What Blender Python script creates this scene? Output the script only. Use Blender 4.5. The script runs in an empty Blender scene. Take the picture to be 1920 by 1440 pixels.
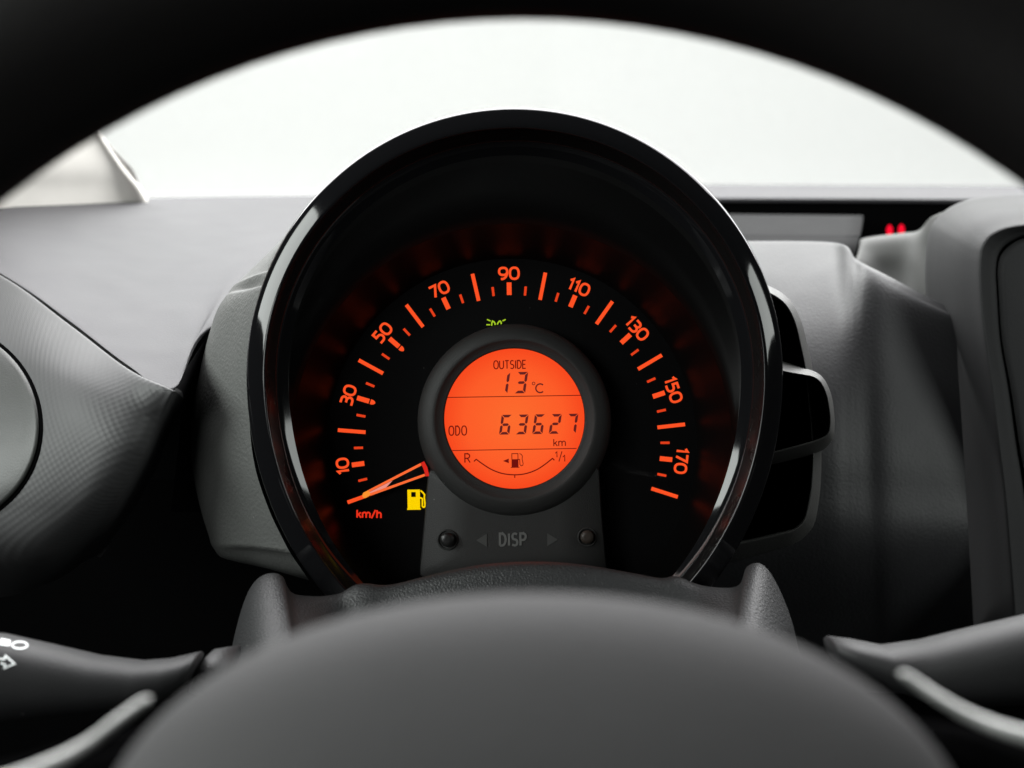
import bpy, math, random
from mathutils import Vector
from mathutils.bvhtree import BVHTree

random.seed(7)
scene = bpy.context.scene
col = scene.collection
PI = math.pi

# ------------------------------------------------------------------ camera
PITCH = math.radians(18.0)          # the camera looks down at the instruments
FPX = 2500.0                        # focal length in photograph pixels (1920 wide)
CAM = Vector((0.0, 0.0, 1.12))
RIGHT = Vector((1, 0, 0))
UP = Vector((0, math.sin(PITCH), math.cos(PITCH)))
FWD = Vector((0, math.cos(PITCH), -math.sin(PITCH)))
cam_data = bpy.data.cameras.new('camera')
cam_data.sensor_width = 36.0
cam_data.lens = FPX / 1920.0 * 36.0
cam_data.clip_start = 0.01
cam_data.clip_end = 50
cam_data.dof.use_dof = True
cam_data.dof.focus_distance = 0.515
cam_data.dof.aperture_fstop = 10.5
cam_data.dof.aperture_blades = 0
cam = bpy.data.objects.new('camera', cam_data)
cam.location = CAM
cam.rotation_euler = (PI / 2 - PITCH, 0, 0)
col.objects.link(cam)
scene.camera = cam

# ------------------------------------------------------------------ world, lamps, exposure
world = bpy.data.worlds.new('World')
scene.world = world
world.use_nodes = True
bg = world.node_tree.nodes['Background']
bg.inputs['Color'].default_value = (0.9, 0.95, 1.0, 1)
bg.inputs['Strength'].default_value = 0.012

def area(name, loc, target, sx, sy, power, color):
    l = bpy.data.lights.new(name, 'AREA')
    l.shape = 'RECTANGLE'; l.size = sx; l.size_y = sy
    l.energy = power; l.color = color
    o = bpy.data.objects.new(name, l)
    o.location = loc
    o.rotation_euler = (Vector(target) - Vector(loc)).to_track_quat('-Z', 'Y').to_euler()
    o.visible_camera = True
    col.objects.link(o)
    return o

# white studio light filling the windscreen, and the two side windows
area('windscreen_light', (0.1, 2.2, 2.45), (0.0, 0.5, 1.30), 5.2, 2.2, 400, (1.0, 0.992, 1.0))
area('backdrop_light', (0.2, 1.95, 1.85), (0.1, 2.95, 0.95), 4.4, 0.5, 12.6, (1.0, 1.0, 0.985))
area('left_window_light', (-1.05, 0.10, 1.60), (-0.05, 0.42, 1.0), 0.72, 0.62, 22.0, (0.95, 1.0, 0.965))
area('right_window_light', (1.35, 0.02, 1.50), (0.0, 0.45, 1.0), 0.62, 0.44, 8.0, (0.95, 1.0, 0.965))
area('rear_fill_light', (-1.0, -0.9, 1.55), (0.0, 0.45, 1.0), 0.80, 0.45, 8.5, (0.97, 1.0, 0.98))  # added fill lamp behind the driver, lifts the dark display panel

scene.render.engine = 'CYCLES'
scene.cycles.use_denoising = True
scene.cycles.max_bounces = 8
scene.cycles.transparent_max_bounces = 8
scene.cycles.caustics_reflective = True
scene.cycles.sample_clamp_indirect = 4.0
scene.view_settings.view_transform = 'Standard'
scene.view_settings.look = 'None'
scene.view_settings.exposure = 0.0
scene.view_settings.gamma = 1.0
scene.view_settings.use_curve_mapping = False

# ------------------------------------------------------------------ pixel -> place
def P(px, py, d):
    return CAM + (FWD + RIGHT * ((px - 960.0) / FPX) + UP * ((720.0 - py) / FPX)) * d

# ------------------------------------------------------------------ materials
def new_mat(name):
    m = bpy.data.materials.new(name)
    m.use_nodes = True
    nt = m.node_tree
    return m, nt, nt.nodes['Principled BSDF']

def plastic(name, color, rough=0.55, grain=0.0, grain_scale=1300, detail=3.0, spec=0.5, coat=0.0, mottling=0.08, dist=0.0004, dust=0.0):
    m, nt, b = new_mat(name)
    b.inputs['Roughness'].default_value = rough
    b.inputs['Specular IOR Level'].default_value = spec
    b.inputs['Coat Weight'].default_value = coat
    b.inputs['Coat Roughness'].default_value = 0.03
    tc = nt.nodes.new('ShaderNodeTexCoord')
    n = nt.nodes.new('ShaderNodeTexNoise')
    n.inputs['Scale'].default_value = 45
    n.inputs['Detail'].default_value = 4
    nt.links.new(tc.outputs['Object'], n.inputs['Vector'])
    r = nt.nodes.new('ShaderNodeMapRange')
    r.inputs['To Min'].default_value = 1 - mottling
    r.inputs['To Max'].default_value = 1 + mottling
    nt.links.new(n.outputs['Fac'], r.inputs['Value'])
    mx = nt.nodes.new('ShaderNodeVectorMath'); mx.operation = 'SCALE'
    mx.inputs[0].default_value = color
    nt.links.new(r.outputs['Result'], mx.inputs['Scale'])
    out = mx.outputs['Vector']
    if dust > 0:
        v = nt.nodes.new('ShaderNodeTexVoronoi'); v.inputs['Scale'].default_value = 260
        nt.links.new(tc.outputs['Object'], v.inputs['Vector'])
        st = nt.nodes.new('ShaderNodeMath'); st.operation = 'LESS_THAN'; st.inputs[1].default_value = dust
        nt.links.new(v.outputs['Distance'], st.inputs[0])
        # only a few of the cells carry a speck
        pick = nt.nodes.new('ShaderNodeSeparateColor')
        nt.links.new(v.outputs['Color'], pick.inputs['Color'])
        gt = nt.nodes.new('ShaderNodeMath'); gt.operation = 'GREATER_THAN'; gt.inputs[1].default_value = 0.86
        nt.links.new(pick.outputs['Red'], gt.inputs[0])
        ml = nt.nodes.new('ShaderNodeMath'); ml.operation = 'MULTIPLY'
        nt.links.new(st.outputs[0], ml.inputs[0]); nt.links.new(gt.outputs[0], ml.inputs[1])
        mc = nt.nodes.new('ShaderNodeMix'); mc.data_type = 'RGBA'
        nt.links.new(ml.outputs[0], mc.inputs['Factor'])
        nt.links.new(out, mc.inputs['A']); mc.inputs['B'].default_value = (0.5, 0.49, 0.47, 1)
        out = mc.outputs['Result']
    nt.links.new(out, b.inputs['Base Color'])
    rr = nt.nodes.new('ShaderNodeMapRange')
    rr.inputs['To Min'].default_value = max(0.02, rough - 0.05)
    rr.inputs['To Max'].default_value = min(1, rough + 0.05)
    nt.links.new(n.outputs['Fac'], rr.inputs['Value'])
    nt.links.new(rr.outputs['Result'], b.inputs['Roughness'])
    if grain > 0:
        g = nt.nodes.new('ShaderNodeTexNoise')
        g.inputs['Scale'].default_value = grain_scale
        g.inputs['Detail'].default_value = detail
        nt.links.new(tc.outputs['Object'], g.inputs['Vector'])
        bp = nt.nodes.new('ShaderNodeBump')
        bp.inputs['Strength'].default_value = grain
        bp.inputs['Distance'].default_value = dist
        nt.links.new(g.outputs['Fac'], bp.inputs['Height'])
        nt.links.new(bp.outputs['Normal'], b.inputs['Normal'])
    return m

def glow(name, color, strength=1.0):
    m, nt, b = new_mat(name)
    nt.nodes.remove(b)
    e = nt.nodes.new('ShaderNodeEmission')
    e.inputs['Color'].default_value = (*color, 1)
    e.inputs['Strength'].default_value = strength
    nt.links.new(e.outputs[0], nt.nodes['Material Output'].inputs['Surface'])
    return m

def pane(name, tint, refl=0.04):
    m, nt, b = new_mat(name)
    nt.nodes.remove(b)
    t = nt.nodes.new('ShaderNodeBsdfTransparent'); t.inputs['Color'].default_value = (*tint, 1)
    g = nt.nodes.new('ShaderNodeBsdfGlossy'); g.inputs['Roughness'].default_value = 0.02
    f = nt.nodes.new('ShaderNodeFresnel'); f.inputs['IOR'].default_value = 1.0 + 2 * math.sqrt(refl) / (1 - math.sqrt(refl))
    mx = nt.nodes.new('ShaderNodeMixShader')
    nt.links.new(f.outputs[0], mx.inputs[0]); nt.links.new(t.outputs[0], mx.inputs[1]); nt.links.new(g.outputs[0], mx.inputs[2])
    nt.links.new(mx.outputs[0], nt.nodes['Material Output'].inputs['Surface'])
    return m

M = {}
M['pad'] = plastic('dash_pad_plastic', (0.050, 0.048, 0.053), 0.64, 0.25, 1100, spec=0.26)
M['centre_pad'] = plastic('centre_dash_plastic', (0.028, 0.028, 0.030), 0.56, 0.4, 700, mottling=0.15, spec=0.42)
M['tray'] = plastic('tray_plastic', (0.04, 0.041, 0.039), 0.6, 0.2, 1100, spec=0.25)
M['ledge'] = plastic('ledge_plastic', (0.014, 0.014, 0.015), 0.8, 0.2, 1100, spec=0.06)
M['stack'] = plastic('console_plastic', (0.030, 0.030, 0.031), 0.65, 0.25, 1000, spec=0.2)
M['housing'] = plastic('housing_plastic', (0.066, 0.068, 0.065), 0.55, 0.8, 750, dust=0.03, spec=0.4)
M['frame'] = plastic('side_frame_plastic', (0.045, 0.045, 0.043), 0.5, 0.45, 1100)
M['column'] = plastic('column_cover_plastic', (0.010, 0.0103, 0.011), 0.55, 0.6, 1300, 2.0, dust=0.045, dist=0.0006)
M['hub'] = plastic('airbag_cover_plastic', (0.056, 0.055, 0.056), 0.66, 0.5, 900, spec=0.06)
M['rim'] = plastic('rim_leather', (0.005, 0.0045, 0.0045), 0.6, 0.4, 900, spec=0.10)
M['stalk'] = plastic('stalk_plastic', (0.014, 0.014, 0.0148), 0.55, 0.25, 1600, dust=0.04, spec=0.25)
M['gloss'] = plastic('piano_black', (0.004, 0.004, 0.0045), 0.05, 0, spec=0.30, mottling=0.0)
M['chamfer'] = plastic('chamfer_black', (0.004, 0.004, 0.0045), 0.05, 0, spec=0.30, mottling=0.0)
M['inner'] = plastic('bezel_wall_black', (0.003, 0.0027, 0.0027), 0.28, 0, spec=0.36, mottling=0.0)
M['well'] = plastic('gauge_wall_black', (0.003, 0.003, 0.003), 0.36, 0, spec=0.13, mottling=0.0)
M['dial'] = plastic('dial_black', (0.0030, 0.0030, 0.0032), 0.6, 0, spec=0.06, mottling=0.1, dust=0.022)
M['panel'] = plastic('display_surround_plastic', (0.021, 0.0215, 0.021), 0.6, 0.35, 2200, dust=0.035)
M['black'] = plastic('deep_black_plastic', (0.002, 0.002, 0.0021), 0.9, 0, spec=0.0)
M['silver'] = plastic('satin_silver', (0.34, 0.345, 0.335), 0.45, 0.1, 1500)
M['silver'].node_tree.nodes['Principled BSDF'].inputs['Metallic'].default_value = 0.25
M['cream'] = plastic('pillar_cream', (0.84, 0.805, 0.76), 0.7, 0.2, 600)
M['white'] = plastic('white_print', (0.75, 0.78, 0.78), 0.5, 0)
M['emboss'] = plastic('embossed_lettering', (0.16, 0.165, 0.16), 0.35, 0)
M['arrow'] = plastic('embossed_arrow', (0.07, 0.072, 0.07), 0.4, 0)
M['button'] = plastic('button_black', (0.012, 0.012, 0.012), 0.35, 0.2, 2000)
M['button_brown'] = plastic('button_brown', (0.035, 0.026, 0.02), 0.5, 0.2, 2000)
M['vent'] = plastic('vent_plastic', (0.022, 0.0235, 0.0215), 0.5, 0.2, 1200)
M['scale'] = glow('lit_scale_orange', (1.0, 0.085, 0.018), 1.0)
M['minor'] = glow('lit_minor_tick', (0.86, 0.055, 0.012), 0.9)
M['unit'] = glow('lit_unit_red', (0.95, 0.035, 0.012), 0.9)
M['fuel'] = glow('lit_fuel_yellow', (1.0, 0.66, 0.0), 1.0)
M['green'] = glow('lit_green', (0.52, 0.80, 0.03), 0.75)
M['led'] = glow('red_lamp', (1.0, 0.006, 0.03), 1.1)
M['needle_bar'] = glow('needle_orange', (1.0, 0.15, 0.035), 1.0)
M['needle_pale'] = glow('needle_pale', (0.86, 0.30, 0.24), 1.0)
M['needle_tip'] = glow('needle_tip_yellow', (1.0, 0.30, 0.03), 1.0)
M['needle_red'] = glow('needle_root_red', (0.65, 0.02, 0.012), 1.0)
M['lcd_ink'] = plastic('lcd_segment', (0.06, 0.004, 0.004), 0.6, 0, mottling=0)
def lcd_ink():
    m = M['lcd_ink']; b = m.node_tree.nodes['Principled BSDF']
    b.inputs['Emission Color'].default_value = (0.12, 0.004, 0.002, 1)
    b.inputs['Emission Strength'].default_value = 0.8
lcd_ink()
M['lcd_thin'] = glow('lcd_print', (0.16, 0.006, 0.004), 1.0)

def lcd_back():
    # backlight of the display: strongest in the middle of the light guide
    m, nt, b = new_mat('lcd_backlight'); nt.nodes.remove(b)
    tc = nt.nodes.new('ShaderNodeTexCoord')
    ln = nt.nodes.new('ShaderNodeVectorMath'); ln.operation = 'LENGTH'
    nt.links.new(tc.outputs['Object'], ln.inputs[0])
    cr = nt.nodes.new('ShaderNodeValToRGB')
    cr.color_ramp.elements[0].position = 0.0; cr.color_ramp.elements[0].color = (1.0, 0.152, 0.028, 1)
    cr.color_ramp.elements[1].position = 1.0; cr.color_ramp.elements[1].color = (0.95, 0.066, 0.013, 1)
    e2 = cr.color_ramp.elements.new(0.7); e2.color = (1.0, 0.110, 0.022, 1)
    mr = nt.nodes.new('ShaderNodeMath'); mr.operation = 'DIVIDE'; mr.inputs[1].default_value = 0.0275
    nt.links.new(ln.outputs['Value'], mr.inputs[0]); nt.links.new(mr.outputs[0], cr.inputs['Fac'])
    e = nt.nodes.new('ShaderNodeEmission'); e.inputs['Strength'].default_value = 1.0
    nt.links.new(cr.outputs['Color'], e.inputs['Color'])
    nt.links.new(e.outputs[0], nt.nodes['Material Output'].inputs['Surface'])
    return m
M['lcd'] = lcd_back()
M['glass'] = pane('windscreen_glass', (0.97, 0.99, 0.97))
M['lens'] = pane('gauge_lens', (0.985, 0.985, 0.985), 0.006)

M['dimple'] = plastic('dimpled_plastic', (0.052, 0.052, 0.053), 0.55, 0, spec=0.35)

# ------------------------------------------------------------------ object helpers
def thing(name, loc, label, cat, group=None):
    o = bpy.data.objects.new(name, None)
    o.empty_display_size = 0.02
    col.objects.link(o)
    o.location = loc
    o['label'] = label; o['category'] = cat
    if group: o['group'] = group
    return o

def world_loc(o):
    v = Vector((0, 0, 0))
    while o is not None:
        v += o.location; o = o.parent
    return v

def mesh(name, verts, faces, mat, parent=None, smooth=True, origin=None, label=None):
    verts = [Vector(v) for v in verts]
    if origin is None:
        origin = sum(verts, Vector((0, 0, 0))) / len(verts)
    me = bpy.data.meshes.new(name)
    me.from_pydata([v - origin for v in verts], [], faces)
    me.update()
    if smooth:
        me.polygons.foreach_set('use_smooth', [True] * len(me.polygons))
    me.materials.append(mat)
    o = bpy.data.objects.new(name, me)
    col.objects.link(o)
    if parent is not None:
        o.parent = parent
        o.location = origin - world_loc(parent)
    else:
        o.location = origin
    if label: o['label'] = label
    return o

def sharpen(o, deg=40):
    me = o.data
    try:
        me.set_sharp_from_angle(angle=math.radians(deg))
    except Exception:
        pass
    return o

def cr(p0, p1, p2, p3, t):
    t2, t3 = t * t, t * t * t
    return tuple(0.5 * ((2 * b) + (-a + c) * t + (2 * a - 5 * b + 4 * c - d) * t2 + (-a + 3 * b - 3 * c + d) * t3)
                 for a, b, c, d in zip(p0, p1, p2, p3))

def spline(pts, n, closed=False, linear=False):
    out = []
    m = len(pts)
    segs = m if closed else m - 1
    for i in range(segs):
        if closed:
            p = [pts[(i + k - 1) % m] for k in range(4)]
        else:
            p = [pts[max(0, min(m - 1, i + k - 1))] for k in range(4)]
        for k in range(n):
            t = k / n
            out.append(tuple(a + (b - a) * t for a, b in zip(p[1], p[2])) if linear else cr(*p, t))
    if not closed: out.append(tuple(pts[-1]))
    return out

def resample(pts, n, closed=True):
    pts = [tuple(p) for p in pts]
    if closed: pts = pts + [pts[0]]
    L = [0]
    for a, b in zip(pts, pts[1:]):
        L.append(L[-1] + math.dist(a, b))
    out = []
    tot = L[-1]; j = 0
    cnt = n if closed else n - 1
    for i in range(n):
        s = tot * i / cnt
        while j < len(L) - 2 and L[j + 1] < s: j += 1
        t = (s - L[j]) / max(1e-12, L[j + 1] - L[j])
        out.append(tuple(a + (b - a) * min(1, t) for a, b in zip(pts[j], pts[j + 1])))
    return out

def round_poly(pts, r, n=6):
    """polygon with rounded corners; pts (x,y[,radius])"""
    out = []
    m = len(pts)
    for i in range(m):
        p = Vector(pts[i][:2]); a = Vector(pts[i - 1][:2]); b = Vector(pts[(i + 1) % m][:2])
        rr = pts[i][2] if len(pts[i]) > 2 else r
        da, db = (a - p), (b - p)
        k = min(rr, da.length * 0.48, db.length * 0.48)
        s, e = p + da.normalized() * k, p + db.normalized() * k
        for j in range(n + 1):
            t = j / n
            q = s * (1 - t) ** 2 + p * 2 * t * (1 - t) + e * t * t
            out.append((q.x, q.y))
    return out

def grid(name, rows, mat, parent, nu=6, nv=6, thick=0.004, lin_u=False, lin_v=False, uvscale=None, label=None, flip=False, relief=None):
    """surface through rows of (px,py,d); interpolated, given thickness away from the viewer"""
    # to 3-D first so that straight stays straight
    R = [[tuple(P(*p)) for p in r] for r in rows]
    R = [spline(r, nu, linear=lin_u) for r in R]
    cols = [spline([r[i] for r in R], nv, linear=lin_v) for i in range(len(R[0]))]
    nr, nc = len(cols[0]), len(cols)
    verts = [Vector(cols[c][r]) for r in range(nr) for c in range(nc)]
    faces = []
    for r in range(nr - 1):
        for c in range(nc - 1):
            a = r * nc + c
            f = (a, a + nc, a + nc + 1, a + 1)
            faces.append(f if not flip else f[::-1])
    o = mesh(name, verts, faces, mat, parent, label=label)
    if relief:
        me = o.data
        e1 = (verts[(nr // 2) * nc + int(nc * .68)] - verts[(nr // 2) * nc + int(nc * .25)]).normalized()
        e2 = verts[int(nr * .8) * nc + nc // 2] - verts[int(nr * .3) * nc + nc // 2]
        e2 = (e2 - e1 * e2.dot(e1)).normalized()
        nrm = [v.normal.copy() for v in me.vertices]
        for i, v in enumerate(me.vertices):
            r, c = divmod(i, nc)
            v.co = v.co + nrm[i] * relief(v.co.dot(e1), v.co.dot(e2))
        me.update()
    if thick:
        s = o.modifiers.new('thickness', 'SOLIDIFY'); s.thickness = thick; s.offset = -1
    return o

def loft(name, rings, mat, parent, cap_start=False, cap_end=False, closed=True, smooth=True, label=None, sharp=None):
    """rings: lists of world points of equal count"""
    n = len(rings[0]); verts = []; faces = []
    for r in rings: verts += [Vector(p) for p in r]
    for k in range(len(rings) - 1):
        for i in range(n if closed else n - 1):
            j = (i + 1) % n
            faces.append((k * n + i, k * n + j, (k + 1) * n + j, (k + 1) * n + i))
    if cap_start: faces.append(tuple(range(n))[::-1])
    if cap_end: faces.append(tuple(range((len(rings) - 1) * n, len(rings) * n)))
    o = mesh(name, verts, faces, mat, parent, smooth=smooth, label=label)
    fix_normals(o)
    if sharp: sharpen(o, sharp)
    return o

def fix_normals(o):
    import bmesh
    bm = bmesh.new(); bm.from_mesh(o.data)
    bmesh.ops.recalc_face_normals(bm, faces=bm.faces)
    bm.to_mesh(o.data); bm.free()

def slab(name, poly, d, mat, parent, thick=0.0004, back=None, label=None, holes=None):
    """flat plate with outline poly in photograph pixels at depth d, thick towards the back"""
    n = len(poly)
    f = [P(x, y, d) for x, y in poly]
    b = [v + FWD * thick for v in f]
    verts = f + b
    faces = [tuple(range(n)), tuple(range(2 * n - 1, n - 1, -1))]
    for i in range(n):
        j = (i + 1) % n
        faces.append((i, i + n, j + n, j))
    o = mesh(name, verts, faces, mat, parent, smooth=False, label=label)
    fix_normals(o)
    return o

# ---- ribbons: strokes of lettering and symbols
def ribbon(pts, w, closed=False):
    """2-D stroke -> quads (list of 4-point polys)"""
    P2 = [Vector(p) for p in pts]
    n = len(P2)
    L, R = [], []
    for i in range(n):
        if closed:
            a, b = P2[i - 1], P2[(i + 1) % n]
            d1, d2 = (P2[i] - a).normalized(), (b - P2[i]).normalized()
        else:
            d1 = (P2[i] - P2[i - 1]).normalized() if i else (P2[1] - P2[0]).normalized()
            d2 = (P2[i + 1] - P2[i]).normalized() if i < n - 1 else d1
        t = (d1 + d2)
        t = t.normalized() if t.length > 1e-6 else d1
        nrm = Vector((-t.y, t.x))
        c = max(0.55, abs(nrm.dot(Vector((-d1.y, d1.x)))))
        L.append(P2[i] + nrm * (w / 2 / c)); R.append(P2[i] - nrm * (w / 2 / c))
    quads = []
    for i in range(n if closed else n - 1):
        j = (i + 1) % n
        quads.append((L[i], R[i], R[j], L[j]))
    return quads

def arc(cx, cy, rx, ry, a0, a1, n=10):
    return [(cx + rx * math.cos(math.radians(a0 + (a1 - a0) * i / n)), cy + ry * math.sin(math.radians(a0 + (a1 - a0) * i / n))) for i in range(n + 1)]

def oval(cx, cy, rx, ry, n=24, p=2.4):
    out = []
    for i in range(n):
        a = 2 * PI * i / n
        c, s = math.cos(a), math.sin(a)
        out.append((cx + rx * math.copysign(abs(c) ** (2 / p), c), cy + ry * math.copysign(abs(s) ** (2 / p), s)))
    return out

# glyphs: (advance width, [strokes]); y up, height 1; stroke = (points, closed)
G = {
 '0': (0.74, [(oval(0.37, 0.5, 0.37, 0.5), True)]),
 'O': (0.66, [(oval(0.33, 0.5, 0.33, 0.5), True)]),
 '1': (0.30, [([(0.0, 0.80), (0.10, 0.86), (0.24, 1.0), (0.24, 0.0)], False)]),
 '3': (0.62, [([(0.02, 1.0), (0.32, 1.0)] + arc(0.34, 0.765, 0.25, 0.235, 90, -90, 8) + [(0.14, 0.53)], False),
              ([(0.30, 0.53)] + arc(0.34, 0.265, 0.28, 0.265, 90, -90, 8) + [(0.0, 0.0)], False)]),
 '5': (0.62, [([(0.56, 1.0), (0.08, 1.0), (0.08, 0.60), (0.30, 0.60)] + arc(0.32, 0.30, 0.28, 0.30, 90, -90, 9) + [(0.0, 0.0)], False)]),
 '7': (0.60, [([(0.0, 1.0), (0.58, 1.0), (0.20, 0.0)], False)]),
 '9': (0.70, [(oval(0.34, 0.68, 0.34, 0.32, 20), True), ([(0.68, 0.70)] + arc(0.22, 0.62, 0.46, 0.62, 0, -80, 8) + [(0.14, 0.0)], False)]),
 'U': (0.62, [([(0.0, 1.0), (0.0, 0.32)] + arc(0.29, 0.30, 0.29, 0.30, 180, 360, 8) + [(0.58, 1.0)], False)]),
 'T': (0.58, [([(0.0, 1.0), (0.56, 1.0)], False), ([(0.28, 1.0), (0.28, 0.0)], False)]),
 'S': (0.52, [([(0.48, 0.93)] + arc(0.26, 0.745, 0.24, 0.255, 75, 235, 8) + arc(0.25, 0.26, 0.25, 0.26, 55, -120, 8) + [(0.0, 0.07)], False)]),
 'I': (0.10, [([(0.05, 0.0), (0.05, 1.0)], False)]),
 'D': (0.60, [([(0.02, 0.0), (0.02, 1.0), (0.22, 1.0)] + arc(0.22, 0.5, 0.36, 0.5, 90, -90, 10) + [(0.02, 0.0)], False)]),
 'E': (0.48, [([(0.46, 1.0), (0.0, 1.0), (0.0, 0.0), (0.46, 0.0)], False), ([(0.0, 0.5), (0.40, 0.5)], False)]),
 'R': (0.62, [([(0.02, 0.0), (0.02, 1.0), (0.28, 1.0)] + arc(0.28, 0.74, 0.28, 0.26, 90, -90, 8) + [(0.02, 0.48)], False), ([(0.30, 0.48), (0.60, 0.0)], False)]),
 'P': (0.56, [([(0.02, 0.0), (0.02, 1.0), (0.28, 1.0)] + arc(0.28, 0.73, 0.26, 0.27, 90, -90, 8) + [(0.02, 0.46)], False)]),
 'C': (0.80, [(arc(0.46, 0.5, 0.46, 0.5, 48, 312, 16), False)]),
 'k': (0.52, [([(0.0, 0.0), (0.0, 1.0)], False), ([(0.46, 0.68), (0.03, 0.32)], False), ([(0.17, 0.44), (0.50, 0.0)], False)]),
 'm': (0.98, [([(0.0, 0.0), (0.0, 0.70)], False), ([(0.0, 0.48)] + arc(0.24, 0.47, 0.22, 0.22, 170, 0, 8) + [(0.47, 0.0)], False),
              ([(0.49, 0.48)] + arc(0.72, 0.47, 0.22, 0.22, 170, 0, 8) + [(0.94, 0.0)], False)]),
 'h': (0.52, [([(0.0, 0.0), (0.0, 1.0)], False), ([(0.02, 0.46)] + arc(0.26, 0.46, 0.24, 0.24, 170, 0, 8) + [(0.50, 0.0)], False)]),
 '/': (0.52, [([(0.0, -0.05), (0.48, 1.02)], False)]),
 ' ': (0.3, []),
}

def text_quads(txt, h, sw, gap=0.16, wscale=1.0):
    """layers of quads in px units, y up, start at the origin; returns (layers, width)"""
    x = 0.0; layers = []
    for ch in txt:
        w, strokes = G[ch]
        for pts, closed in strokes:
            layers.append(ribbon([(x + px * h * wscale, py * h) for px, py in pts], sw, closed))
        x += (w * wscale + gap) * h
    return layers, x - gap * h

def print_mark(name, layers, d, mat, parent, xf, thick=0.00012, label=None):
    """raised print: every stroke a thin plate, strokes stacked 12 microns apart; xf maps (x,y up) -> photo pixel"""
    verts, faces = [], []
    for k, quads in enumerate(layers):
        dd = d - 0.000012 * (k % 6)
        for q in quads:
            base = len(verts)
            pts = [P(*xf(v[0], v[1]), dd) for v in q]
            verts += pts
            faces.append((base, base + 1, base + 2, base + 3))
    return mesh(name, verts, faces, mat, parent, smooth=False, label=label)

ROLL = math.radians(0.95)
def place(cx, cy, rot, ox=0.0, oy=0.0):
    """local (x right, y up) about (ox,oy) -> photo px at (cx,cy) rotated clockwise by rot"""
    c, s = math.cos(rot), math.sin(rot)
    def f(x, y):
        x -= ox; y -= oy
        X = x * c + y * s
        Y = -x * s + y * c
        return (cx + X, cy - Y)
    return f

def disc(cx, cy, r, n=48):
    return [(cx + r * math.cos(2 * PI * i / n), cy + r * math.sin(2 * PI * i / n)) for i in range(n)]

# ================================================================== SETTING: studio backdrop, windscreen, pillar
M['paper'] = plastic('white_backdrop_paper', (0.845, 0.85, 0.84), 0.9, 0, spec=0.1, mottling=0.03)
def backdrop():
    prof = [(2.25, -0.05), (2.55, -0.02), (2.75, 0.06), (2.88, 0.18), (2.95, 0.36), (2.97, 0.7), (2.98, 1.3), (3.0, 2.0)]
    xs = [-3.2 + 0.4 * i for i in range(17)]
    verts = [Vector((x, y, z)) for (y, z) in prof for x in xs]; n = len(xs)
    faces = [(k * n + i, k * n + i + 1, (k + 1) * n + i + 1, (k + 1) * n + i) for k in range(len(prof) - 1) for i in range(n - 1)]
    o = mesh('backdrop', verts, faces, M['paper']); o['kind'] = 'structure'
    o['label'] = 'plain white studio backdrop seen through the windscreen'; o['category'] = 'backdrop'
backdrop()
base = P(960, 368, 1.03)
wind = thing('windscreen', base, 'clear glass windscreen rising behind the dashboard', 'windscreen')
grid('glass_pane', [[(-400, -500, 0.72), (960, -560, 0.80), (2400, -500, 0.80)],
                    [(-100, 0, 0.86), (960, -40, 0.94), (2250, 0, 0.94)],
                    [(150, 362, 0.99), (960, 352, 1.22), (2150, 356, 1.15)]], M['glass'], wind, thick=0.0)
pil = thing('windscreen_pillar', P(60, 385, 0.88), 'cream windscreen pillar trim beside the glass edge', 'pillar')
grid('pillar_trim', [[(-560, -60, 0.60), (-250, -70, 0.68), (-30, -60, 0.77), (0, -52, 0.785), (6, -46, 0.80)],
                     [(-480, 110, 0.63), (-140, 110, 0.72), (90, 132, 0.82), (124, 136, 0.835), (130, 142, 0.85)],
                     [(-440, 240, 0.65), (-80, 235, 0.745), (146, 244, 0.85), (182, 244, 0.865), (188, 250, 0.88)],
                     [(-420, 320, 0.66), (-50, 310, 0.76), (186, 312, 0.87), (226, 312, 0.885), (234, 316, 0.90)],
                     [(-410, 370, 0.665), (-40, 355, 0.77), (206, 352, 0.885), (256, 352, 0.90), (266, 354, 0.915)],
                     [(-405, 410, 0.67), (-35, 395, 0.775), (218, 388, 0.895), (272, 384, 0.912), (282, 386, 0.925)]],
     M['cream'], pil, thick=0.012)

# ================================================================== DASHBOARD
dash = thing('dashboard', P(960, 1200, 0.62), 'dark grey moulded plastic dashboard behind the gauge', 'dashboard')
grid('upper_pad', [
    [(-140, 392, 0.80), (0, 381, 0.82), (120, 376, 0.87), (250, 372, 0.93), (400, 369, 0.98), (560, 367, 1.02), (760, 365, 1.05)],
    [(-140, 400, 0.775), (0, 396, 0.775), (122, 405, 0.79), (249, 415, 0.81), (390, 410, 0.84), (540, 396, 0.90), (740, 380, 0.95)],
    [(-140, 430, 0.71), (0, 450, 0.68), (125, 500, 0.645), (245, 550, 0.62), (370, 560, 0.62), (470, 500, 0.68), (640, 470, 0.75)],
    [(-140, 440, 0.69), (0, 500, 0.622), (130, 590, 0.558), (243, 672, 0.522), (330, 712, 0.506), (394, 605, 0.570), (560, 560, 0.62)],
    [(-140, 446, 0.684), (0, 512, 0.610), (131, 602, 0.551), (242, 683, 0.515), (327, 724, 0.500), (394, 620, 0.566), (560, 580, 0.62)]],
    M['pad'], dash, nu=8, nv=6, thick=0.0)
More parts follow.
